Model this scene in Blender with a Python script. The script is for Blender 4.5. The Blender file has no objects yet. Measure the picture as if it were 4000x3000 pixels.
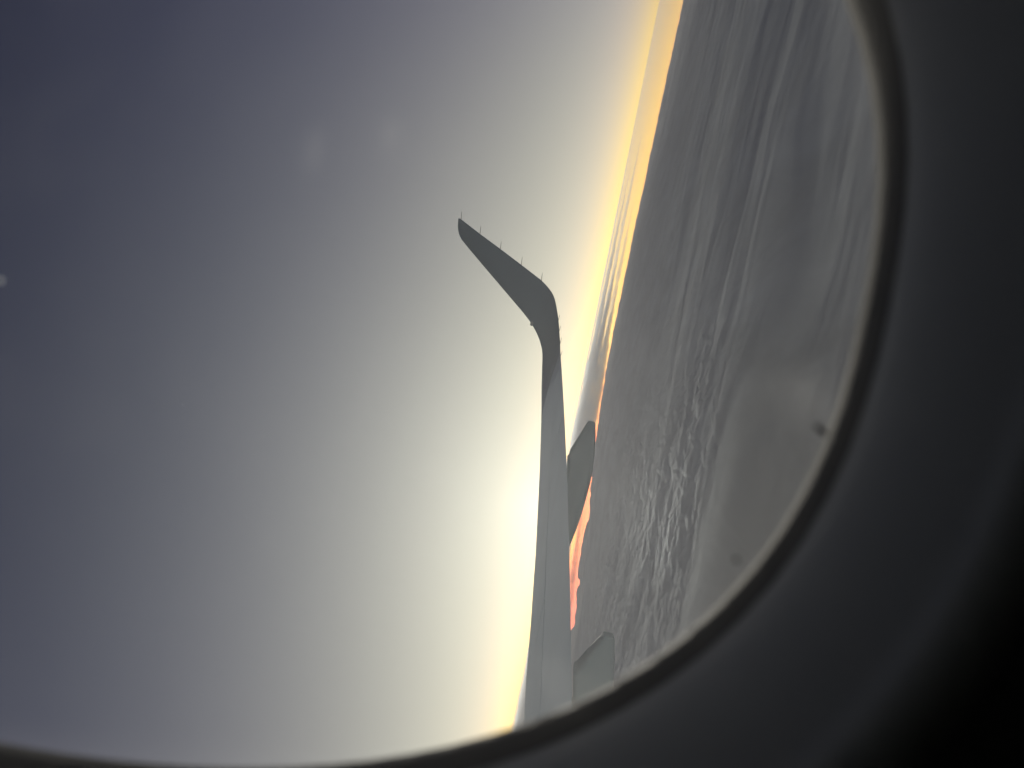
import bpy, math
import numpy as np
from mathutils import Matrix, Vector

# ------------------------------------------------------------------ frame
# World frame: X outboard (out of the right-hand window), Y forward, Z up.
# The camera sits at the origin, a hand's width inside the cabin wall and is
# held on its side, so picture-right is (nearly) down.
scene = bpy.context.scene
FPX, CX, CY = 2888.0, 2000.0, 1500.0            # photo: 4000 x 3000 px
EL = math.radians(5.3)
rs, rc = 0.199 / math.hypot(.199, .98), 0.98 / math.hypot(.199, .98)
F = np.array([math.cos(EL), 0, math.sin(EL)])
U = np.array([-math.sin(EL), 0, math.cos(EL)])
YV = np.array([0, 1.0, 0])
RIGHT = -rs * YV - rc * U
UP = -rc * YV + rs * U


def ray(x, y):
    return F + (x - CX) / FPX * RIGHT - (y - CY) / FPX * UP


def proj(P):
    P = np.asarray(P, float)
    z = P @ F
    return CX + FPX * (P @ RIGHT) / z, CY - FPX * (P @ UP) / z


cam_data = bpy.data.cameras.new('camera')
cam_data.sensor_width = 36.0
cam_data.lens = 36.0 * FPX / 4000.0
cam_data.clip_start = 0.01
cam_data.clip_end = 2.0e6
cam_data.dof.use_dof = True
cam_data.dof.focus_distance = 60.0
cam_data.dof.aperture_fstop = cam_data.lens / 2.5   # a 2.5 mm wide lens opening
cam = bpy.data.objects.new('camera', cam_data)
scene.collection.objects.link(cam)
M = Matrix(((RIGHT[0], UP[0], -F[0], 0), (RIGHT[1], UP[1], -F[1], 0),
            (RIGHT[2], UP[2], -F[2], 0), (0, 0, 0, 1)))
cam.matrix_world = M
scene.camera = cam

# ------------------------------------------------------------------ light
SUN_EL, SUN_AZ = math.radians(2.0), math.radians(8.8)   # azimuth from +X to +Y
SUN_DIR = Vector((math.cos(SUN_EL) * math.cos(SUN_AZ), math.cos(SUN_EL) * math.sin(SUN_AZ), math.sin(SUN_EL)))

world = bpy.data.worlds.new('World')
scene.world = world
world.use_nodes = True
wt = world.node_tree
wt.nodes.clear()


class NB:
    """tiny helper to write node maths"""
    def __init__(self, tree):
        self.t = tree

    def new(self, kind, **kw):
        n = self.t.nodes.new(kind)
        for k, v in kw.items():
            setattr(n, k, v)
        return n

    def put(self, sock, v):
        if isinstance(v, (int, float)):
            sock.default_value = v
        elif isinstance(v, (tuple, list)):
            sock.default_value = v
        else:
            self.t.links.new(v, sock)

    def m(self, op, a, b=None, c=None, clamp=False):
        n = self.new('ShaderNodeMath', operation=op, use_clamp=clamp)
        self.put(n.inputs[0], a)
        if b is not None:
            self.put(n.inputs[1], b)
        if c is not None:
            self.put(n.inputs[2], c)
        return n.outputs[0]

    def vm(self, op, a, b=None):
        n = self.new('ShaderNodeVectorMath', operation=op)
        self.put(n.inputs[0], a)
        if b is not None:
            self.put(n.inputs[1], b)
        return n

    def fall(self, x, scale):                     # exp(-x/scale)
        return self.m('EXPONENT', self.m('MULTIPLY', x, -1.0 / scale))


nb = NB(wt)
tc = nb.new('ShaderNodeTexCoord')
dirn = nb.vm('NORMALIZE', tc.outputs['Generated']).outputs[0]
sep = nb.new('ShaderNodeSeparateXYZ')
wt.links.new(dirn, sep.inputs[0])
DEG = 180 / math.pi
elev = nb.m('MULTIPLY', nb.m('ARCSINE', sep.outputs[2]), DEG)
e = nb.m('MAXIMUM', nb.m('ADD', elev, 1.7), 0.0)          # degrees above the cloud horizon
dot = nb.vm('DOT_PRODUCT', dirn, tuple(SUN_DIR)).outputs['Value']
g = nb.m('MULTIPLY', nb.m('ARCCOSINE', nb.m('MINIMUM', dot, 1.0)), DEG)   # degrees from the sun
g40 = nb.m('MULTIPLY', nb.fall(g, 52.0), .87)
g18 = nb.fall(g, 18.0)
g7 = nb.fall(g, 6.0)
e12 = nb.m('MULTIPLY', nb.fall(e, 12.0), g40)
e30 = nb.m('MULTIPLY', nb.fall(e, 30.0), g40)
e2 = nb.m('MULTIPLY', nb.fall(e, 1.4), g40)
e20 = nb.fall(e, 20.0)
ee = nb.m('DIVIDE', e, 2.2)
ext = nb.m('SUBTRACT', 1.0, nb.m('MULTIPLY', nb.m('MULTIPLY', nb.m('EXPONENT', nb.m('MULTIPLY', nb.m('MULTIPLY', ee, ee), -1.0)), 0.97),
                                 nb.m('SUBTRACT', 1.0, nb.fall(g, 9.0))))


def wsum(terms):
    acc = None
    for k, s in terms:
        v = nb.m('MULTIPLY', s, k)
        acc = v if acc is None else nb.m('ADD', acc, v)
    return acc


low = nb.m('MULTIPLY', nb.m('SUBTRACT', -1.40, elev), 2.0, clamp=True)   # light that has grazed the lowest air
dim = nb.m('SUBTRACT', 1.0, nb.m('MULTIPLY', low, .20))
core = nb.m('MULTIPLY', nb.m('EXPONENT', nb.m('MULTIPLY', nb.m('MULTIPLY', g, g), -1 / 34.0)), low)
gdim = nb.m('MULTIPLY', dim, nb.m('SUBTRACT', 1.0, nb.m('MULTIPLY', low, .86)))
bdim = nb.m('MULTIPLY', dim, nb.m('SUBTRACT', 1.0, nb.m('MULTIPLY', nb.m('MULTIPLY', low, 2.0, clamp=True), .99)))
gg = nb.m('POWER', nb.m('DIVIDE', g, 47.0), 6.0)
away = nb.m('ADD', .20, nb.m('DIVIDE', .80, nb.m('ADD', 1.0, gg)))
e5 = nb.m('MULTIPLY', nb.fall(e, 4.5), g40)
cr = nb.m('MULTIPLY', nb.m('MULTIPLY', away, dim), wsum([(1.42, e12), (.10, e30), (.06, g18), (.25, e5), (4.0, e2), (.06, g7)]))
cg = nb.m('ADD', nb.m('MULTIPLY', core, .9), nb.m('MULTIPLY', nb.m('MULTIPLY', away, gdim), wsum([(1.27, e12), (.13, e30), (.07, g18), (.27, e5), (1.35, e2), (.06, g7)])))
ggb = nb.m('POWER', nb.m('DIVIDE', g, 56.0), 6.0)
awayb = nb.m('ADD', .20, nb.m('DIVIDE', .80, nb.m('ADD', 1.0, ggb)))
cb = nb.m('MULTIPLY', nb.m('MULTIPLY', awayb, bdim), nb.m('MULTIPLY', ext, wsum([(.61, e12), (.39, e30), (.15, e5), (.22, e2), (.05, e20), (.10, g7)])))
cr = nb.m('ADD', cr, .004); cg = nb.m('ADD', cg, .005); cb = nb.m('ADD', cb, .009)
comb = nb.new('ShaderNodeCombineXYZ')
wt.links.new(cr, comb.inputs[0]); wt.links.new(cg, comb.inputs[1]); wt.links.new(cb, comb.inputs[2])
sky = nb.new('ShaderNodeTexSky', sky_type='NISHITA')
sky.sun_disc = False
sky.sun_elevation = SUN_EL
sky.sun_rotation = math.pi / 2 - SUN_AZ
sky.altitude = 9000.0
sky.air_density = 1.0
sky.dust_density = 1.5
sky.ozone_density = 2.0
lift = nb.vm('NORMALIZE', nb.vm('ADD', dirn, (0, 0, 0.03)).outputs[0]).outputs[0]
wt.links.new(lift, sky.inputs['Vector'])
bg1 = nb.new('ShaderNodeBackground'); bg1.inputs['Strength'].default_value = 0.006
wt.links.new(sky.outputs[0], bg1.inputs['Color'])
bg2 = nb.new('ShaderNodeBackground'); bg2.inputs['Strength'].default_value = 1.0
wt.links.new(comb.outputs[0], bg2.inputs['Color'])
addw = nb.new('ShaderNodeAddShader')
wt.links.new(bg1.outputs[0], addw.inputs[0]); wt.links.new(bg2.outputs[0], addw.inputs[1])
wo = nb.new('ShaderNodeOutputWorld')
wt.links.new(addw.outputs[0], wo.inputs['Surface'])

sun_l = bpy.data.lights.new('sun', 'SUN')
sun_l.energy = 2.6
sun_l.angle = math.radians(0.6)
sun_l.color = (1.0, 0.93, 0.83)
sun = bpy.data.objects.new('sun', sun_l)
scene.collection.objects.link(sun)
sun.rotation_euler = SUN_DIR.to_track_quat('Z', 'Y').to_euler()

scene.view_settings.view_transform = 'Standard'
scene.view_settings.look = 'None'
scene.view_settings.exposure = 0.0
scene.view_settings.gamma = 1.0
scene.view_settings.use_curve_mapping = False
scene.cycles.use_denoising = True
scene.cycles.max_bounces = 8
scene.cycles.volume_bounces = 2
scene.cycles.transparent_max_bounces = 16
scene.cycles.sample_clamp_indirect = 4.0


# ------------------------------------------------------------------ helpers
def mat_new(name):
    m = bpy.data.materials.new(name)
    m.use_nodes = True
    m.node_tree.nodes.clear()
    n = NB(m.node_tree)
    out = n.new('ShaderNodeOutputMaterial')
    return m, n, out


def paint(name, col, rough=.5, metallic=0.0, mottle=.06, scale=3.0, spec=.5, bump=0.0):
    m, n, out = mat_new(name)
    b = n.new('ShaderNodeBsdfPrincipled')
    tcn = n.new('ShaderNodeTexCoord')
    no = n.new('ShaderNodeTexNoise')
    no.inputs['Scale'].default_value = scale
    no.inputs['Detail'].default_value = 6
    n.put(no.inputs['Vector'], tcn.outputs['Object'])
    mr = n.new('ShaderNodeMapRange')
    mr.inputs['To Min'].default_value = 1 - mottle
    mr.inputs['To Max'].default_value = 1 + mottle
    n.put(mr.inputs['Value'], no.outputs['Fac'])
    vm = n.new('ShaderNodeVectorMath', operation='SCALE')
    vm.inputs[0].default_value = col
    n.put(vm.inputs['Scale'], mr.outputs[0])
    n.put(b.inputs['Base Color'], vm.outputs[0])
    b.inputs['Roughness'].default_value = rough
    b.inputs['Metallic'].default_value = metallic
    b.inputs['Specular IOR Level'].default_value = spec
    if bump:
        bn = n.new('ShaderNodeBump')
        bn.inputs['Strength'].default_value = bump
        n.put(bn.inputs['Height'], no.outputs['Fac'])
        n.put(b.inputs['Normal'], bn.outputs[0])
    n.put(out.inputs['Surface'], b.outputs[0])
    return m


def make(name, verts, faces, mat=None, parent=None, smooth=True):
    me = bpy.data.meshes.new(name)
    if isinstance(verts, np.ndarray) and isinstance(faces, np.ndarray):
        nv, nf, k = len(verts), len(faces), faces.shape[1]
        me.vertices.add(nv)
        me.vertices.foreach_set('co', np.ascontiguousarray(verts, np.float32).ravel())
        me.loops.add(nf * k)
        me.loops.foreach_set('vertex_index', np.ascontiguousarray(faces, np.int32).ravel())
        me.polygons.add(nf)
        me.polygons.foreach_set('loop_start', np.arange(0, nf * k, k, dtype=np.int32))
        me.update(calc_edges=True)
        me.validate()
    else:
        me.from_pydata([tuple(map(float, v)) for v in verts], [], [tuple(int(i) for i in f_) for f_ in faces])
        me.validate()
        me.update()
    if smooth:
        me.polygons.foreach_set('use_smooth', np.ones(len(me.polygons), bool))
        if smooth == 'auto':
            me.set_sharp_from_angle(angle=math.radians(40))
    if mat:
        me.materials.append(mat)
    o = bpy.data.objects.new(name, me)
    scene.collection.objects.link(o)
    if parent is not None:
        o.parent = parent
    return o


def empty(name, loc=(0, 0, 0)):
    o = bpy.data.objects.new(name, None)
    scene.collection.objects.link(o)
    o.location = loc
    return o


def tag(o, label=None, cat=None, group=None, kind=None):
    for k, v in (('label', label), ('category', cat), ('group', group), ('kind', kind)):
        if v:
            o[k] = v
    return o


def loft(rings, cap=True, closed=True):
    """rings: list of equal-length point lists -> verts, faces"""
    n = len(rings[0])
    V = np.concatenate([np.asarray(r_, float) for r_ in rings])
    Fc = []
    for i in range(len(rings) - 1):
        for j in range(n if closed else n - 1):
            a, b = i * n + j, i * n + (j + 1) % n
            Fc.append((a, b, b + n, a + n))
    if cap:
        Fc.append(tuple(range(n - 1, -1, -1)))
        Fc.append(tuple(range((len(rings) - 1) * n, len(rings) * n)))
    return V, Fc


# gradient noise (numpy)
def _hash(ix, iy, seed):
    h = (ix.astype(np.int64) * 374761393 + iy.astype(np.int64) * 668265263 + seed * 1274126177) & 0xFFFFFFFF
    h = ((h ^ (h >> 13)) * 1274126177) & 0xFFFFFFFF
    return (h ^ (h >> 16)) & 0xFFFF


def gnoise(x, y, seed=0):
    ix, iy = np.floor(x), np.floor(y)
    fx, fy = x - ix, y - iy
    ux, uy = fx * fx * fx * (fx * (fx * 6 - 15) + 10), fy * fy * fy * (fy * (fy * 6 - 15) + 10)

    def gr(dx, dy):
        a = _hash(ix + dx, iy + dy, seed) * (2 * np.pi / 65536.0)
        return np.cos(a) * (fx - dx) + np.sin(a) * (fy - dy)
    a = gr(0, 0) + ux * (gr(1, 0) - gr(0, 0))
    b = gr(0, 1) + ux * (gr(1, 1) - gr(0, 1))
    return (a + uy * (b - a)) * 1.5


def fbm(x, y, octs, seed=0, gain=.5, lac=2.03):
    v, a, s_ = 0, 1.0, 0
    for o in range(octs):
        v = v + a * gnoise(x, y, seed + o * 17)
        s_ += a
        a *= gain
        x, y = x * lac + 13.7, y * lac - 7.1
    return v / s_


def sstep(a, b, x):
    t = np.clip((x - a) / (b - a), 0, 1)
    return t * t * (3 - 2 * t)


# ------------------------------------------------------------------ cloud deck
RE, HD = 6371e3, 2500.0            # earth radius, camera height above the deck


def domes(x, y, seed):
    """rounded cauliflower tops: distance to jittered cell points"""
    ix, iy = np.floor(x), np.floor(y)
    best = np.full(x.shape, 9.0)
    for dx in (-1, 0, 1):
        for dy in (-1, 0, 1):
            cx_, cy_ = ix + dx, iy + dy
            jx = _hash(cx_, cy_, seed) / 65536.0
            jy = _hash(cx_, cy_, seed + 101) / 65536.0
            best = np.minimum(best, (cx_ + .1 + .8 * jx - x) ** 2 + (cy_ + .1 + .8 * jy - y) ** 2)
    return 1 - 2.1 * np.minimum(best, .5)


def deck_height(x, y):
    """cloud-top relief in metres, x,y in metres"""
    d = np.hypot(x, y)
    xk, yk = x / 1000., y / 1000.
    # long streaks run obliquely across the view
    a = math.radians(78)
    p = xk * math.cos(a) + yk * math.sin(a)
    q = -xk * math.sin(a) + yk * math.cos(a)
    wx = fbm(xk / 9, yk / 9, 3, 5) * 3.0
    broad = fbm((q + wx) / 8.0, p / 22.0, 4, 11)
    streak = fbm((q + wx) / 2.4, p / 9.0, 3, 31)
    # where the deck breaks up into small lumps
    edge_n = fbm(xk / 5, yk / 5, 3, 3)
    lump_zone = sstep(10.5, 16.5, xk - .18 * yk + 3.0 * edge_n) * sstep(-3.2, 1.2, yk - .05 * (xk - 14) + 3.0 * edge_n)
    lump_zone = lump_zone * (1 - .9 * sstep(30, 42, xk + 6 * edge_n))
    bx, by = xk + .12 * gnoise(xk / .6, yk / .6, 71), yk + .12 * gnoise(xk / .6, yk / .6, 72)
    sel = lump_zone > .004
    dome = np.zeros_like(xk)
    if sel.any():
        sx, sy = bx[sel], by[sel]
        dome[sel] = 20 * domes(sx / 1.0, sy / .40, 41) + 12 * domes(sx / .5, sy / .20, 43) + 4.5 * domes(sx / .26, sy / .11, 44)
    l0 = fbm(xk / 2.2, yk / 1.0, 2, 47)
    lumps = dome + 30 * l0
    wisps = fbm((q + .6 * wx) / .8, p / 3.2, 4, 61)
    patch = sstep(-.15, .35, fbm(xk / 4.5, yk / 7, 2, 91))
    h = 120 * broad + 18 * streak + lumps * (.05 + .95 * lump_zone) + 7 * wisps * (.3 + patch) * (1 - .5 * lump_zone)
    h = h * (1 - .45 * np.exp(-(((xk - 10.5) / 1.9) ** 2 + ((yk - 2.2) / 2.4) ** 2)))
    # far off, taller tops stand out along the horizon
    far = sstep(60, 130, d / 1000.)
    h = h + far * (430 * np.maximum(fbm(xk / 5.5, yk / 5.5, 5, 81), -.1) + 60 * broad)
    # towards the sun the deck ends early and low sky shows over its torn edge
    azd = np.degrees(np.arctan2(y, x))
    dk = d / 1000.
    tear = sstep(-6, -3, azd) * (1 - sstep(20, 22, azd))
    lim = np.interp(azd, [-6, -2, 2, 6, 9, 14.5, 17, 18.5, 20], [185, 138, 100, 80, 69, 58, 56, 110, 290]) + 14 * fbm(azd / 2.6, dk / 20, 4, 97)
    h = h - 9000 * tear * sstep(0, 12, dk - lim)
    return h


az_f = np.linspace(-34, 31, 900)
az_c = 31 + np.cumsum(np.linspace(.1, 9, 64) * 295 / np.linspace(.1, 9, 64).sum())
az = np.radians(np.concatenate([az_f, az_c[:-1]]))
dip0 = np.linspace(math.radians(78), math.radians(26), 30)[:-1]
d_near = HD / np.tan(dip0)
d_mid = HD / np.tan(np.radians(np.concatenate([np.linspace(26, 12, 170)[:-1], np.linspace(12, 3.4, 700)])))
d_far = np.geomspace(d_mid[-1], 270e3, 260)[1:]
dist = np.concatenate([d_near, d_mid, d_far])
AZ, DD = np.meshgrid(az, dist)
X_, Y_ = DD * np.cos(AZ), DD * np.sin(AZ)
Hh = deck_height(X_.ravel(), Y_.ravel()).reshape(X_.shape)
coarse = sstep(math.radians(34), math.radians(60), np.minimum(np.abs(AZ), np.abs(AZ - 2 * np.pi)))
Hh = Hh * (1 - .8 * coarse)
Z_ = -HD + Hh - DD ** 2 / (2 * RE)
nr, nc = X_.shape
V = np.stack([X_, Y_, Z_], -1).reshape(-1, 3)
V = np.concatenate([V, [[0, 0, -HD]]])
I, J = np.meshgrid(np.arange(nr - 1), np.arange(nc), indexing='ij')
J2 = (J + 1) % nc
quads = np.stack([I * nc + J, (I + 1) * nc + J, (I + 1) * nc + J2, I * nc + J2], -1).reshape(-1, 4)

m_cloud, n, out = mat_new('cloud_top')
df = n.new('ShaderNodeBsdfDiffuse')
geo = n.new('ShaderNodeNewGeometry')
no = n.new('ShaderNodeTexNoise')
no.inputs['Scale'].default_value = 1.0
no.inputs['Detail'].default_value = 9
no.inputs['Roughness'].default_value = .6
no.inputs['Distortion'].default_value = .7
mpg = n.new('ShaderNodeMapping')
mpg.inputs['Rotation'].default_value = (0, 0, math.radians(-78))
mpg.inputs['Scale'].default_value = (1 / 6000., 1 / 1500., 1 / 6000.)
n.put(mpg.inputs['Vector'], geo.outputs['Position'])
n.put(no.inputs['Vector'], mpg.outputs[0])
mr = n.new('ShaderNodeMapRange')
mr.inputs['From Min'].default_value = .3
mr.inputs['From Max'].default_value = .7
mr.inputs['To Min'].default_value = .76
mr.inputs['To Max'].default_value = .98
n.put(mr.inputs['Value'], no.outputs['Fac'])
cc = n.new('ShaderNodeCombineColor')
n.put(cc.inputs[0], mr.outputs[0]); n.put(cc.inputs[1], mr.outputs[0]); n.put(cc.inputs[2], mr.outputs[0])
# thinner cloud close by lets the dark sea through: a smooth greyer patch
sp_ = n.new('ShaderNodeSeparateXYZ')
n.put(sp_.inputs[0], geo.outputs['Position'])
px_ = n.m('DIVIDE', n.m('SUBTRACT', sp_.outputs[0], 9200.0), 3600.0)
py_ = n.m('DIVIDE', n.m('SUBTRACT', sp_.outputs[1], 2000.0), 3600.0)
thin = n.m('EXPONENT', n.m('MULTIPLY', n.m('ADD', n.m('MULTIPLY', px_, px_), n.m('MULTIPLY', py_, py_)), -1.0))
alb = n.m('MULTIPLY', mr.outputs[0], n.m('SUBTRACT', 1.0, n.m('MULTIPLY', thin, .46)))
n.put(cc.inputs[0], n.m('MULTIPLY', alb, .92)); n.put(cc.inputs[1], n.m('MULTIPLY', alb, .98)); n.put(cc.inputs[2], alb)
n.put(df.inputs['Color'], cc.outputs[0])
gl = n.new('ShaderNodeBsdfGlossy')
gl.distribution = 'MULTI_GGX'
gl.inputs['Roughness'].default_value = .72
n.put(gl.inputs['Color'], cc.outputs[0])
mx = n.new('ShaderNodeMixShader')
dist_ = n.vm('LENGTH', geo.outputs['Position']).outputs['Value']
farm = n.new('ShaderNodeMapRange', interpolation_type='SMOOTHSTEP')
farm.inputs['From Min'].default_value = 40000.0
farm.inputs['From Max'].default_value = 66000.0
farm.inputs['To Min'].default_value = .15
farm.inputs['To Max'].default_value = .2
n.put(farm.inputs['Value'], dist_)
n.put(mx.inputs[0], n.m('MULTIPLY', farm.outputs[0], n.m('SUBTRACT', 1.0, n.m('MULTIPLY', thin, 1.0))))
n.put(mx.inputs[1], df.outputs[0]); n.put(mx.inputs[2], gl.outputs[0])
n.put(out.inputs['Surface'], mx.outputs[0])
deck = make('cloud_deck', V, quads, m_cloud)
tag(deck, 'grey sheet of stratus cloud far below reaching the horizon', 'cloud deck', kind='structure')
# close the small hole right below the aircraft
hole = make('cloud_floor', [(d_near[0] * 1.3 * math.cos(t), d_near[0] * 1.3 * math.sin(t), -HD - 60) for t in np.linspace(0, 2 * math.pi, 24, endpoint=False)],
            [tuple(range(24))], m_cloud, deck)


# ------------------------------------------------------------------ cloud banks on the horizon (lens-shaped bodies of cloud)
def volume_mat(name, density, color, aniso=.5):
    m, n, out = mat_new(name)
    v = n.new('ShaderNodeVolumePrincipled')
    v.inputs['Color'].default_value = (*color, 1)
    v.inputs['Density'].default_value = density
    v.inputs['Anisotropy'].default_value = aniso
    n.put(out.inputs['Volume'], v.outputs[0])
    return m


def cloud_lens(name, dkm, depth_km, az0, az1, top, bot, mat, seed, ragged=.12, nseg=220, taper=.12):
    """closed cloud body at dkm, between azimuths; top/bot(t) give elevations in degrees at its middle distance"""
    rings = []
    nring = 20
    for i in range(nseg + 1):
        t = i / nseg
        a = math.radians(az0 + (az1 - az0) * t)
        zt = math.tan(math.radians(top(t))) * dkm * 1000
        zb = math.tan(math.radians(bot(t))) * dkm * 1000
        rag = fbm(np.array([t * 40.0]), np.array([seed * 1.7]), 5, seed)[0]
        th = zt - zb
        rag2 = fbm(np.array([t * 31.0]), np.array([seed * 3.1 + 40]), 5, seed + 5)[0]
        zt += rag * ragged * th
        zb += rag2 * ragged * th
        zc, hz = (zt + zb) / 2, max((zt - zb) / 2, 4.0)
        end = min(1.0, 9 * t) ** .5 * float(sstep(0, 1, (1 - t) / taper)) ** .6
        end = max(end * (1 + .35 * fbm(np.array([t * 17.0]), np.array([seed * 2.3]), 3, seed + 9)[0]), .01)
        ring = []
        for j in range(nring):
            ph = 2 * math.pi * j / nring
            rr = dkm * 1000 + depth_km * 500 * end * math.cos(ph) * (1 + .15 * math.sin(7 * t + seed))
            z = zc + hz * end * math.copysign(abs(math.sin(ph)) ** .8, math.sin(ph))
            ring.append((rr * math.cos(a), rr * math.sin(a), z))
        rings.append(ring)
    V, Fc = loft(rings)
    return make(name, V, Fc, mat, smooth=True)


m_bank = volume_mat('bank_cloud', 1.0e-4, (.86, .90, .92), .45)
m_smoke = volume_mat('smoky_cloud', 2.2e-4, (.45, .40, .39), .2)
m_veil = volume_mat('veil_cloud', 6e-5, (.86, .84, .80), .5)
m_glow = volume_mat('sunlit_wisp', 6.0e-5, (.95, .80, .72), .75)


def lin(a, b):
    return lambda t: a + (b - a) * t


# azimuth: +  = forward (picture bottom), - = aft (picture top)
BANKS = [
    # distance, depth, az0, az1, taper, top, bottom, material, label
    (100, 40, 34, -10, .30, -.86, -1.50, m_bank, 'lowest and darkest grey stratus layer resting on the horizon behind the wing'),
    (108, 44, 34, -13, .35, -.42, -1.02, m_bank, 'middle grey stratus layer of the bank behind the wing'),
    (115, 44, 34, -19, .45, -.05, -.58, m_bank, 'upper grey stratus layer with a wispy top behind the winglet'),
    (121, 30, 4, -23, .6, .04, -.08, m_veil, 'thin tapering veil of cloud above the yellow horizon glow'),
    (126, 26, 0, -22, .5, -.52, -.74, m_veil, 'faint dark cloud streak inside the yellow horizon glow'),
    (118, 22, -2, -16, .5, -.95, -1.16, m_veil, 'short smoky streak low in the orange horizon glow'),
    (66, 8, 14.5, 6, .5, (-2.08, -1.76), (-2.26, -1.86), m_smoke, 'dark smoky wisp drifting across the orange glow under the wing'),
    (60, 7, 18, 10, .5, (-2.44, -2.06), (-2.60, -2.18), m_smoke, 'second lower smoky wisp crossing the orange glow under the wing'),
    (57, 6, 20, 5, .4, (-2.62, -1.90), (-2.86, -2.06), m_veil, 'hazy wisp along the torn cloud edge under the wing'),
    (50, 6, 20, 3, .4, (-2.98, -2.28), (-3.14, -2.38), m_veil, 'pale thin wisp just below the torn cloud edge'),
    (46, 6, 24, 12, .4, -2.95, -3.2, m_veil, 'pale wisp over the cloud sheet near the inner fairing'),
    (96, 14, 3, -9, .5, .22, .13, m_veil, 'small detached wisp floating above the stratus bank'),
]
for k_, (dk_, dp_, a0_, a1_, tp_, t_, b_, mt_, lb_) in enumerate(BANKS):
    o = cloud_lens('cloud_bank', dk_, dp_, a0_, a1_, lin(*t_) if isinstance(t_, tuple) else lin(t_, t_), lin(*b_) if isinstance(b_, tuple) else lin(b_, b_), mt_, 3 + 4 * k_, .22, 420, tp_)
    tag(o, lb_, 'cloud', 'cloud layers along the horizon')


# ------------------------------------------------------------------ wing
m_wing = paint('wing_paint', (.62, .76, .80), .40, metallic=.6, mottle=.08, scale=1.3, spec=.5)
m_winglet = paint('winglet_paint', (.54, .66, .71), .5, metallic=.25, mottle=.08, scale=1.3)
m_wing2 = paint('control_surface_paint', (.60, .74, .78), .40, metallic=.6, mottle=.08, scale=2.1)
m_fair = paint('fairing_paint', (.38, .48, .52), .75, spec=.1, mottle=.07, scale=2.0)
m_dark = paint('static_wick_carbon', (.03, .03, .03), .6, mottle=.1, scale=20)
m_lamp = paint('lamp_cover', (.85, .86, .84), .15, mottle=.02, scale=20)

TE_A, TE_B = 3.05, -.27                       # trailing edge Y = A + B X
ZP = [-7.480799285342372e-05, 0.003375721149255877, 0.04585630662938891, -0.5921352264636172]
SIL = np.array([(2120.9, 1399.5), (2119.5, 1446), (2118.2, 1500), (2116.3, 1546.4), (2114, 1645), (2108.5, 1834), (2100.5, 1999),
                (2093, 2153.7), (2082, 2307), (2071.7, 2461), (2061.5, 2563.5), (2052.8, 2691.6), (2047, 2819.7),
                (2038, 3000), (2020, 3300), (1995, 3800), (1960, 4600)])
X_TIP = 14.25


def airfoil(s_, t, m_=.012):
    s_ = np.asarray(s_, float)
    yt = 5 * t * (.2969 * np.sqrt(s_) - .126 * s_ - .3516 * s_ ** 2 + .2843 * s_ ** 3 - .1030 * s_ ** 4)
    yc = m_ * 4 * s_ * (1 - s_)
    return yc + yt, yc - yt


def wing_base(X):
    if X >= 4.3:
        yt = TE_A + TE_B * X
    else:
        yt = TE_A + TE_B * 4.3 + .02 * (4.3 - X)
    le = 8.275 - .52 * X
    return yt, float(np.polyval(ZP, X)), le - yt, .112 - .0010 * X


_th = {}


def theta(X):
    Xc = min(max(X, 6.0), X_TIP)
    key = round(Xc, 3)
    if key in _th:
        return _th[key]
    yt, zt, c, t = wing_base(Xc)
    ss = np.linspace(0, 1, 60)
    yu, yl = airfoil(ss, t)

    def ex(th):
        P = np.stack([np.full_like(ss, Xc), yt + (1 - ss) * c * np.cos(th), zt + (1 - ss) * c * np.sin(th) + yu * c], -1)
        x, y = proj(P)
        return (np.interp(y, SIL[:, 1], SIL[:, 0]) - x).max()
    lo, hi = -.3, .3
    for _ in range(40):
        mid = (lo + hi) / 2
        if ex(mid) > 0:
            hi = mid
        else:
            lo = mid
    _th[key] = lo
    return lo


def wing_pts(X, s_, upper=True, off=0.0):
    yt, zt, c, t = wing_base(X)
    th = theta(X)
    yu, yl = airfoil(s_, t)
    h = (yu if upper else yl) * c + off
    s_ = np.asarray(s_, float)
    return np.stack([np.full_like(s_, X), yt + (1 - s_) * c * math.cos(th), zt + (1 - s_) * c * math.sin(th) + h], -1)


def wing_panel(name, x0, x1, s0, s1, mat, parent, n=14, dx=.35):
    if s0 < .01:
        ss = s0 + (s1 - s0) * (np.linspace(0, 1, n) ** 2)
    else:
        ss = np.linspace(s0, s1, n)
    rings = []
    for X in np.linspace(x0, x1, max(2, int((x1 - x0) / dx) + 1)):
        up = wing_pts(X, ss)
        lo = wing_pts(X, ss[::-1], False)
        if s0 < .001:
            lo = lo[:-1]
        rings.append(np.concatenate([up, lo]))
    V, Fc = loft(rings)
    return make(name, V, Fc, mat, parent, smooth='auto')


wing = empty('airliner_wing', (0, 3.5, -.6))
tag(wing, 'grey swept airliner wing with upturned winglet and underwing fairings outside the window', 'wing')
WP = wing


def rel(o):
    o.matrix_parent_inverse = Matrix.Translation(-WP.location)
    return o


rel(wing_panel('wing_box', .22, X_TIP, .10, .72, m_wing, wing))
for a_, b_ in ((.3, 3.6), (3.62, 6.9), (6.92, 10.3), (10.32, X_TIP)):
    rel(wing_panel('slat', a_, b_, 0.0, .10, m_wing2, wing, 10))
rel(wing_panel('flap', .3, 4.28, .72, 1.0, m_wing2, wing, 8))
rel(wing_panel('flap', 4.30, 10.42, .72, 1.0, m_wing2, wing, 8))
rel(wing_panel('aileron', 10.45, 13.5, .72, 1.0, m_wing2, wing, 8))
rel(wing_panel('tip_trailing_edge', 13.52, X_TIP, .72, 1.0, m_wing, wing, 8))


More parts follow.
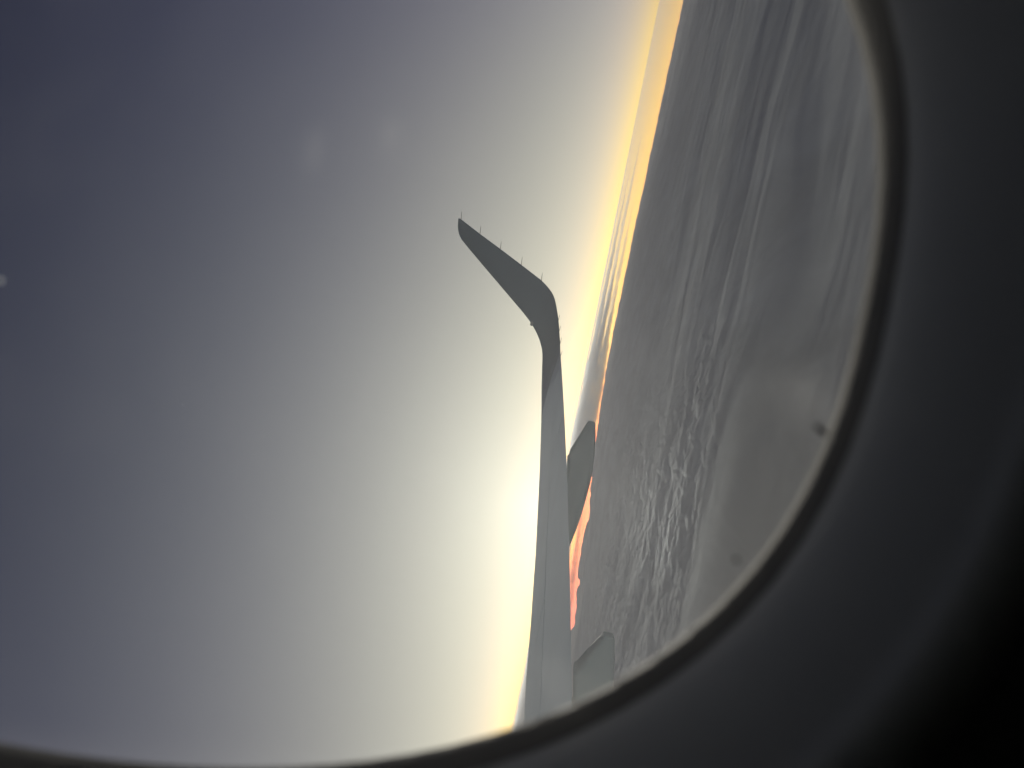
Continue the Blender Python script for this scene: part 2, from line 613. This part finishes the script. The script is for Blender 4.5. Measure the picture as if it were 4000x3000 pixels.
def plate(name, x0, x1, s0, s1, parent, mat, lift_=.002):
    ss = np.linspace(s0, s1, 6)
    rings = []
    for X in np.linspace(x0, x1, 5):
        up = wing_pts(X, ss, True, lift_)
        lo = wing_pts(X, ss[::-1], True, -.01)
        rings.append(np.concatenate([up, lo]))
    V, Fc = loft(rings)
    return rel(make(name, V, Fc, mat, parent, smooth=False))


for a_ in (4.5, 5.95, 7.4, 8.85):
    plate('spoiler', a_, a_ + 1.42, .575, .712, wing, m_wing2)

# winglet: a blended sheet that curves up from the tip
z0, x0 = float(np.polyval(ZP, X_TIP)), X_TIP
RB, PH0, PH1 = .85, math.radians(5), math.radians(77)


def sheet_x(z):
    cosp = math.cos(PH0) - (z - z0) / RB
    zt = z0 + RB * (math.cos(PH0) - math.cos(PH1))
    if z <= z0:
        return x0 + (z - z0) / math.tan(PH0) * .2
    if z < zt:
        return x0 + RB * (math.sqrt(max(0, 1 - cosp ** 2)) - math.sin(PH0))
    return x0 + RB * (math.sin(PH1) - math.sin(PH0)) + (z - zt) / math.tan(PH1)


def on_sheet(px, py):
    d = ray(px, py)
    X = 15.0
    for _ in range(60):
        P = d * (X / d[0])
        X = .5 * X + .5 * sheet_x(P[2])
    return d * (X / d[0])


WL_TE = [(2190.6, 1387.8), (2188.2, 1340.8), (2185, 1291.8), (2181.6, 1248.7), (2176, 1211.4), (2172, 1188), (2166.3, 1164.4), (2156.5, 1142.9),
         (2138.9, 1119.4), (2115, 1094.7), (2036, 1034), (1954.7, 972.4), (1875, 913.6), (1801.5, 856.8), (1791.3, 851.7)]
WL_LE = [(2119.0, 1520), (2119.7, 1446.6), (2120.9, 1399.5), (2118.5, 1368.2), (2109.5, 1332.9), (2095.8, 1299.6), (2080.1, 1270.2), (2062.5, 1245.5),
         (2044.8, 1222.4), (1982.1, 1148.7), (1903.8, 1056.7), (1829.3, 968.5), (1802.7, 935.2), (1793.3, 915.6), (1789, 898), (1788.6, 874.5), (1791.0, 852.5)]
te3 = np.array([on_sheet(*q) for q in WL_TE])
le3 = np.array([on_sheet(*q) for q in WL_LE])


def resample(P, n_):
    dl = np.concatenate([[0], np.cumsum(np.linalg.norm(np.diff(P, axis=0), axis=1))])
    tt = np.linspace(0, dl[-1], n_)
    return np.stack([np.interp(tt, dl, P[:, k]) for k in range(3)], -1)


tip_te, tip_le = wing_pts(X_TIP, np.array([1.0]))[0], wing_pts(X_TIP, np.array([0.0]))[0]
te_c = np.concatenate([[tip_te], te3[1:]])
le_c = np.concatenate([[tip_le], le3])
# pair the two edges by matching arc fraction piecewise: bend part, blade part, tip part


def pairs(te, le, cuts_te, cuts_le, ns):
    A_, B_ = [], []
    for (a0, a1), (b0, b1), k in zip(cuts_te, cuts_le, ns):
        A_.append(resample(te[a0:a1 + 1], k)[:-1])
        B_.append(resample(le[b0:b1 + 1], k)[:-1])
    A_.append(te[-1:]); B_.append(le[-1:])
    return np.concatenate(A_), np.concatenate(B_)


nT, nL = len(te_c) - 1, len(le_c) - 1
pt, pl = pairs(te_c, le_c, [(0, 9), (9, nT - 1), (nT - 1, nT)], [(0, 8), (8, 13), (13, nL)], [22, 26, 9])
rings = []
ssw = np.concatenate([np.linspace(0, 1, 15) ** 1.7])
for k in range(len(pt)):
    c_ = pt[k] - pl[k]
    cl = np.linalg.norm(c_) + 1e-6
    k0, k1 = max(0, k - 1), min(len(pt) - 1, k + 1)
    span = (pt[k1] + pl[k1]) - (pt[k0] + pl[k0])
    if k == 0:
        span = np.array([1.0, 0, .1])
    if k >= len(pt) - 9:
        span = np.array([.22, -.3, .97])
    nrm = np.cross(span, c_)
    nrm /= np.linalg.norm(nrm) + 1e-9
    if k < 12 and nrm[2] < 0:
        nrm = -nrm
    if k >= 12 and nrm @ prev < 0:
        nrm = -nrm
    prev = nrm
    tt = .098 - .02 * k / len(pt)
    yu, yl = airfoil(ssw, tt, .012 * (1 - k / len(pt)))
    up = pl[k] + np.outer(ssw, c_) + np.outer(yu * cl, nrm)
    lo = pl[k] + np.outer(ssw[::-1], c_) + np.outer(yl[::-1] * cl, nrm)
    rings.append(np.concatenate([up, lo[:-1]]))
V, Fc = loft(rings)
winglet = rel(make('winglet', V, Fc, m_winglet, wing, smooth='auto'))


def rod(name, p0, p1, r0, r1, mat, parent, n_=6):
    p0, p1 = Vector(p0), Vector(p1)
    d = (p1 - p0).normalized()
    u = d.orthogonal().normalized()
    v = d.cross(u)
    rings = []
    for p_, r_ in ((p0, r0), (p1, r1)):
        rings.append([tuple(p_ + (u * math.cos(2 * math.pi * j / n_) + v * math.sin(2 * math.pi * j / n_)) * r_) for j in range(n_)])
    V, Fc = loft(rings)
    return make(name, V, Fc, mat, parent, smooth=True)


for a_, b_ in (((1801.5, 857), (1803, 827)), ((1875, 914), (1878.5, 883)), ((1954.7, 973), (1958, 943)), ((2036, 1035), (2040.5, 1004)), ((2115, 1095.5), (2119, 1065))):
    A3 = on_sheet(*a_)
    B3 = ray(*b_); B3 = B3 * (A3[0] / B3[0])
    o = rod('static_wick', A3 + (A3 - B3) * .12, B3, .006, .0035, m_dark, winglet)
for a_, b_ in (((2181.6, 1249), (2187, 1229)), ((2185, 1292), (2190.5, 1273)), ((2188.2, 1341), (2194, 1319)), ((2190.6, 1388), (2196.5, 1371))):
    A3 = on_sheet(*a_)
    B3 = ray(*b_); B3 = B3 * (A3[0] / B3[0])
    rel(rod('static_wick', A3 + (A3 - B3) * .12, B3, .005, .003, m_dark, wing))
# the clear cover of the position light at the foot of the winglet
L0 = on_sheet(2079, 1266)
ringsL = []
for k, (f_, r_) in enumerate(((0, .004), (.015, .022), (.045, .030), (.075, .030), (.095, .012))):
    c3 = L0 + np.array([-.055, -.05 + f_, .005])
    ringsL.append([c3 + np.array([r_ * .8 * math.cos(2 * math.pi * j / 10), 0, r_ * 1.1 * math.sin(2 * math.pi * j / 10)]) for j in range(10)])
V, Fc = loft(ringsL)
make('position_light', V, Fc, m_lamp, winglet)

# flap-track fairings, traced in side profile at their own span station
def fairing(Xf, top_px, bot_px, fwd_len, wmax):
    def bp(q):
        d = ray(*q)
        return (d * (Xf / d[0]))[1:]
    T = np.array([bp(q) for q in top_px])
    B = np.array([bp(q) for q in bot_px])
    yt, zt, c, t = wing_base(Xf)
    ytip = min(T[:, 0].min(), B[:, 0].min())
    yb_last, zb_last = B[-1]
    y_end = yb_last + fwd_len

    def z_under(y):
        s_ = 1 - (y - yt) / c
        return wing_pts(Xf, np.array([min(max(s_, .02), 1)]), False)[0][2]
    zt_end = z_under(y_end)

    def ztop(y):
        if y <= yt - .02:
            return min(np.interp(y, T[:, 0], T[:, 1]), zt - .03)
        return z_under(y) - .012 if y < yt + .25 else z_under(y) + .02

    def zbot(y):
        if y <= yb_last:
            return np.interp(y, B[:, 0], B[:, 1])
        k = (y - yb_last) / fwd_len
        sl = (B[-1][1] - B[-3][1]) / (B[-1][0] - B[-3][0])
        lin_ = zb_last + sl * (y - yb_last)
        return (1 - k) * min(lin_, z_under(y) - .02) + k * zt_end
    ys = np.concatenate([ytip + (yt - ytip) * np.linspace(0, 1, 26) ** 1.6, np.linspace(yt + .02, y_end, 24)])
    rings = []
    nn = 24
    for y in ys:
        a_, b_ = ztop(y), zbot(y)
        if a_ - b_ < .01:
            a_ = b_ + .01
        k = min(1.0, (y - ytip) / (.75 * (yt - ytip) + .3))
        w = wmax * (.30 + .70 * math.sin(k * math.pi / 2))
        if y > yb_last:
            w *= max(.15, 1 - ((y - yb_last) / fwd_len) ** 2)
        ring = []
        for j in range(nn):
            ph = 2 * math.pi * j / nn
            cx_, sx_ = math.cos(ph), math.sin(ph)
            ex_ = .34
            ring.append((Xf + w * math.copysign(abs(cx_) ** ex_, cx_), y, (a_ + b_) / 2 + (a_ - b_) / 2 * math.copysign(abs(sx_) ** ex_, sx_)))
        rings.append(ring)
    V, Fc = loft(rings)
    o = rel(make('flap_track_fairing', V, Fc, m_fair, wing, smooth='auto'))
    return o


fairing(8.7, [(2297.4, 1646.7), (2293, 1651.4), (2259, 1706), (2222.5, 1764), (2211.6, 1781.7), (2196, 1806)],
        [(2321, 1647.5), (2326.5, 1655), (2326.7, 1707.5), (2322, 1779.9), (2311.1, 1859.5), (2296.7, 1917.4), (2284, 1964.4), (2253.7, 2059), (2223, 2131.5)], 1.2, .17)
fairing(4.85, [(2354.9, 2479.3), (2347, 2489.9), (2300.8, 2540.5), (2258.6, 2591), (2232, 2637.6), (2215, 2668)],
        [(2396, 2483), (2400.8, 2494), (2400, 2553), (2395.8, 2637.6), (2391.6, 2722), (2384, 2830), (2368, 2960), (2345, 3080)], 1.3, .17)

# ------------------------------------------------------------------ cabin wall with the window
YC, ZC, WA, WB, WN = -.0277, .1362, .1252, .1878, 2.40
X_PANE, X_RIM, X_SKIN = .149, .100, .176


def oval(scale=1.0, grow=0.0, n_=128):
    out_ = []
    for j in range(n_):
        ph = 2 * math.pi * j / n_
        c_, s_ = math.cos(ph), math.sin(ph)
        r_ = (abs(c_ / (WA * scale + grow)) ** WN + abs(s_ / (WB * scale + grow)) ** WN) ** (-1 / WN)
        out_.append((YC + r_ * c_, ZC + r_ * s_))
    return out_


m_trim = paint('sidewall_plastic', (.42, .44, .45), .55, mottle=.05, scale=40, bump=.02)
m_reveal = paint('reveal_plastic', (.60, .62, .60), .42, mottle=.06, scale=30, bump=.02)
m_gasket = paint('gasket_rubber', (.23, .225, .21), .75, spec=.12, mottle=.15, scale=60)
m_skin = paint('fuselage_paint', (.74, .76, .78), .35, mottle=.05, scale=2)
m_cabin = paint('cabin_lining', (.12, .125, .13), .8, mottle=.05, scale=4)


def ring_surface(name, prof, mat, parent, n_=128):
    """prof: list of (grow, X) -> swept oval ring"""
    rings = [[(X, y, z) for y, z in oval(1.0, gr_, n_)] for gr_, X in prof]
    V, Fc = loft(rings, cap=False)
    return make(name, V, Fc, mat, parent)


# wall panel: between the rim oval and a large rectangle
def wall_sheet(name, X, grow, half, mat, parent, thick):
    n_ = 128
    ov = oval(1.0, grow, n_)
    ob = []
    for y, z in ov:
        dy, dz = y - YC, z - ZC
        k = min(half[0] / max(abs(dy), 1e-6), half[1] / max(abs(dz), 1e-6))
        ob.append((YC + dy * k, ZC + dz * k))
    rings = [[(X, y, z) for y, z in ov], [(X, y + (a - y) * .15, z + (b - z) * .15) for (y, z), (a, b) in zip(ov, ob)],
             [(X, a, b) for a, b in ob], [(X + thick, a, b) for a, b in ob], [(X + thick, y, z) for y, z in ov]]
    V, Fc = loft(rings, cap=False)
    return make(name, V, Fc, mat, parent, smooth=False)


wall = wall_sheet('cabin_wall', X_RIM - .002, .0135, (2.6, 1.2), m_trim, None, .006)
tag(wall, 'dark moulded cabin sidewall panel around the oval window', 'cabin wall', kind='structure')
reveal_prof = []
for k in range(13):
    t = k / 12
    reveal_prof.append((.0006 + .0066 * t ** 1.6, X_PANE - .0092 - (X_PANE - .0092 - X_RIM - .006) * t))
for k in range(1, 9):
    a_ = k / 8 * math.pi / 2
    reveal_prof.append((.0072 + .0065 * (1 - math.cos(a_)), X_RIM + .006 - .0075 * math.sin(a_)))
rv = ring_surface('window_reveal', reveal_prof, m_reveal, wall)
gk = ring_surface('window_gasket', [(.0005, X_PANE - .0093), (.0004, X_PANE - .0070), (.0002, X_PANE - .0040), (.0002, X_PANE - .001), (.0003, X_PANE + .0036), (.0005, X_PANE + .004), (.006, X_PANE + .0044)], m_gasket, wall)
tun = ring_surface('window_frame', [(.006, X_PANE + .0045), (.006, X_PANE + .0125), (.055, X_SKIN - .003), (.058, X_SKIN + .004)], m_skin, wall)
fs = wall_sheet('window_surround', X_SKIN, .0575, (.30, .36), m_skin, wall, .004)
# the fuselage barrel outside, white and facing the sun
RF = 1.88
ZF = -.25
XF = X_SKIN - .030 - RF + .06
a_up, a_dn = math.asin((ZC + .33 - ZF) / RF), math.asin((ZC - .33 - ZF) / RF)
ang = np.concatenate([np.linspace(a_dn, a_up, 7), np.linspace(a_up, a_dn + 2 * math.pi, 60)[1:-1]])
ysn = np.concatenate([np.linspace(-17, YC - .27, 12), np.linspace(YC + .27, 19, 13)])
Vb, Fb = [], []
for i_, y in enumerate(ysn):
    k = 1.0 if y > -9 else 1 - .5 * ((-9 - y) / 8) ** 1.6
    k = k if y < 13 else max(.02, 1 - ((y - 13) / 6) ** 2.2)
    for a_ in ang:
        Vb.append((XF + RF * k * math.cos(a_), y, ZF + RF * k * math.sin(a_)))
na = len(ang)
for i_ in range(len(ysn) - 1):
    for j in range(na):
        if i_ == 11 and j < 6:
            continue
        Fb.append((i_ * na + j, i_ * na + (j + 1) % na, (i_ + 1) * na + (j + 1) % na, (i_ + 1) * na + j))
fus = make('airliner_fuselage', Vb, Fb, m_skin)
tag(fus, 'white fuselage barrel of the aircraft around the cabin window', 'fuselage')

# window panes: clear acrylic with a film of haze, smears, dust, painted reflections and rim glow
m_pane, n, out = mat_new('hazy_acrylic')
tr = n.new('ShaderNodeBsdfTransparent')
tr.inputs['Color'].default_value = (.97, .98, .97, 1)
tl = n.new('ShaderNodeBsdfTranslucent')
tl.inputs['Color'].default_value = (.9, .92, .92, 1)
tcn = n.new('ShaderNodeTexCoord')
mp = n.new('ShaderNodeSeparateXYZ')
n.put(mp.inputs[0], tcn.outputs['Object'])
ny = n.m('DIVIDE', n.m('ABSOLUTE', n.m('SUBTRACT', mp.outputs[1], YC)), WA)
nz = n.m('DIVIDE', n.m('ABSOLUTE', n.m('SUBTRACT', mp.outputs[2], ZC)), WB)
rad = n.m('POWER', n.m('ADD', n.m('POWER', ny, WN), n.m('POWER', nz, WN)), 1 / WN)
edge = n.new('ShaderNodeMapRange', interpolation_type='SMOOTHSTEP')  # paler rim painted in for the glow of the seal catching light
edge.inputs['From Min'].default_value = .93
edge.inputs['From Max'].default_value = 1.0
n.put(edge.inputs['Value'], rad)
no = n.new('ShaderNodeTexNoise')
no.inputs['Scale'].default_value = 26
no.inputs['Detail'].default_value = 5
no.inputs['Distortion'].default_value = .6
n.put(no.inputs['Vector'], tcn.outputs['Object'])
sm = n.new('ShaderNodeMapRange', interpolation_type='SMOOTHSTEP')
sm.inputs['From Min'].default_value = .42
sm.inputs['From Max'].default_value = .72
n.put(sm.inputs['Value'], no.outputs['Fac'])
haze = n.m('ADD', n.m('ADD', .0005, n.m('MULTIPLY', sm.outputs[0], .004)), n.m('MULTIPLY', edge.outputs[0], .012))
for px, py, sy_, sz_, wt_ in ((3130, 1560, .006, .007, .07), (3010, 1500, .004, .006, .05), (2140, 2620, .006, .004, .10), (2260, 2800, .010, .005, .10), (1240, 600, .004, .0022, .09), (1530, 560, .004, .0024, .09)):  # smears and frost; the last two spots paint faint reflections inside the window
    c3 = ray(px, py); c3 = c3 * (X_PANE / c3[0])
    dy_ = n.m('DIVIDE', n.m('SUBTRACT', mp.outputs[1], float(c3[1])), sy_)
    dz_ = n.m('DIVIDE', n.m('SUBTRACT', mp.outputs[2], float(c3[2])), sz_)
    gs = n.m('EXPONENT', n.m('MULTIPLY', n.m('ADD', n.m('MULTIPLY', dy_, dy_), n.m('MULTIPLY', dz_, dz_)), -1.0))
    haze = n.m('ADD', haze, n.m('MULTIPLY', n.m('MULTIPLY', gs, wt_ * .3), n.m('ADD', .35, sm.outputs[0])))
mix1 = n.new('ShaderNodeMixShader')
n.put(mix1.inputs[0], haze)
n.put(mix1.inputs[1], tr.outputs[0])
n.put(mix1.inputs[2], tl.outputs[0])
n.put(out.inputs['Surface'], mix1.outputs[0])
ov = oval(1.0, .001)
pane = make('window_pane', *loft([[(X_PANE - .0005, y, z) for y, z in ov], [(X_PANE, y, z) for y, z in ov]]), m_pane, wall, smooth=False)
# the outer pane: years of fine scratches scatter a little of the sunset forwards
m_scr, n, out = mat_new('crazed_acrylic')
vs = n.new('ShaderNodeVolumeScatter')
vs.inputs['Color'].default_value = (.97, .98, 1.0, 1)
vs.inputs['Density'].default_value = 6.0
vs.inputs['Anisotropy'].default_value = .7
n.put(out.inputs['Volume'], vs.outputs[0])
ovo = oval(1.0, .0045)
outer = make('outer_pane', *loft([[(X_PANE + .007, y, z) for y, z in ovo], [(X_PANE + .012, y, z) for y, z in ovo]]), m_scr, wall, smooth=False)

# bleed hole near the bottom of the pane and a few specks of dirt
m_dirt = paint('dirt', (.16, .16, .155), .8, mottle=.2, scale=300)
m_frost, n, out = mat_new('frost')
tf = n.new('ShaderNodeBsdfTranslucent')
tf.inputs['Color'].default_value = (.85, .88, .92, 1)
fd = n.new('ShaderNodeBsdfTransparent')
fm = n.new('ShaderNodeMixShader')
fm.inputs[0].default_value = .55
n.put(fm.inputs[1], fd.outputs[0]); n.put(fm.inputs[2], tf.outputs[0])
n.put(out.inputs['Surface'], fm.outputs[0])


def pane_point(px, py, X=X_PANE - .0015):
    d = ray(px, py)
    return d * (X / d[0])


def speck(name, px, py, ry, rz, mat, parent, rot=0.0):
    c3 = pane_point(px, py)
    rings = []
    for k, (dx_, f_) in enumerate(((0.0006, .75), (0.0, 1.0), (-.0006, .6), (-.0008, .1))):
        ring = []
        for j in range(14):
            ph = 2 * math.pi * j / 14
            y_, z_ = ry * math.cos(ph) * f_, rz * math.sin(ph) * f_
            ring.append((c3[0] + dx_, c3[1] + y_ * math.cos(rot) - z_ * math.sin(rot), c3[2] + y_ * math.sin(rot) + z_ * math.cos(rot)))
        rings.append(ring)
    V, Fc = loft(rings)
    return make(name, V, Fc, mat, parent)


speck('bleed_hole', 3215, 1680, .0006, .0017, m_dirt, pane, .5)
speck('dirt_speck', 2880, 2190, .0006, .0006, m_dirt, pane)
speck('frost_speck', 52, 1106, .0006, .0005, m_frost, pane)

# the sidewall leans in a little towards the ceiling
piv = Matrix.Translation((X_PANE, 0, 0))
wall.matrix_world = piv @ Matrix.Rotation(math.radians(-1.8), 4, 'Y') @ piv.inverted()

# rest of the cabin shell behind the camera (lining only)
x_l, y_h = -1.5, 2.6
zf, zc_ = ZC - 1.2, ZC + 1.2


def slab(name, p0, p1, mat):
    (a, b, c), (d, e_, f_) = p0, p1
    V = [(x, y, z) for x in (a, d) for y in (b, e_) for z in (c, f_)]
    Fc = [(0, 1, 3, 2), (4, 6, 7, 5), (0, 4, 5, 1), (2, 3, 7, 6), (0, 2, 6, 4), (1, 5, 7, 3)]
    o = make(name, V, Fc, mat, smooth=False)
    o['kind'] = 'structure'
    return o


slab('cabin_floor', (x_l, YC - y_h, zf - .04), (X_RIM, YC + y_h, zf - .002), m_cabin)
slab('cabin_ceiling', (x_l, YC - y_h, zc_ + .002), (X_RIM, YC + y_h, zc_ + .04), m_cabin)
slab('wall_far', (x_l - .04, YC - y_h, zf - .04), (x_l - .002, YC + y_h, zc_ + .04), m_cabin)
slab('wall_front', (x_l, YC + y_h + .002, zf - .04), (X_RIM, YC + y_h + .04, zc_ + .04), m_cabin)
slab('wall_back', (x_l, YC - y_h - .04, zf - .04), (X_RIM, YC - y_h - .002, zc_ + .04), m_cabin)

# ------------------------------------------------------------------ the air itself
m_air, n, out = mat_new('haze_air')
va = n.new('ShaderNodeVolumePrincipled')
va.inputs['Color'].default_value = (.93, .95, 1.0, 1)
va.inputs['Density'].default_value = 3.2e-6
va.inputs['Anisotropy'].default_value = .3
n.put(out.inputs['Volume'], va.outputs[0])
hx = 290e3
zb_, zt_ = -HD - 271e3 ** 2 / (2 * RE) - 9900, 60.0
V = [(x, y, z) for x in (-hx, hx) for y in (-hx, hx) for z in (zb_, zt_)]
hz = make('haze', V, [(0, 1, 3, 2), (4, 6, 7, 5), (0, 4, 5, 1), (2, 3, 7, 6), (0, 2, 6, 4), (1, 5, 7, 3)], m_air, smooth=False)
tag(hz, 'thin pale haze in the air over the clouds', 'haze', kind='stuff')

# a first bright planet in the dusk sky
m_star, n, out = mat_new('planet_light')
em = n.new('ShaderNodeEmission')
em.inputs['Color'].default_value = (.92, .93, 1.0, 1)
em.inputs['Strength'].default_value = 1.0
n.put(out.inputs['Surface'], em.outputs[0])
dstar = ray(713, 1581)
dstar = dstar / np.linalg.norm(dstar) * 250e3
rings = []
for i_ in range(1, 6):
    a_ = math.pi * i_ / 6
    rings.append([dstar + 95.0 * np.array([math.sin(a_) * math.cos(2 * math.pi * j / 10), math.sin(a_) * math.sin(2 * math.pi * j / 10), math.cos(a_)]) for j in range(10)])
V, Fc = loft(rings)
star = make('evening_star', V, Fc, m_star)
tag(star, 'tiny pale point of light alone in the dusk sky', 'star')
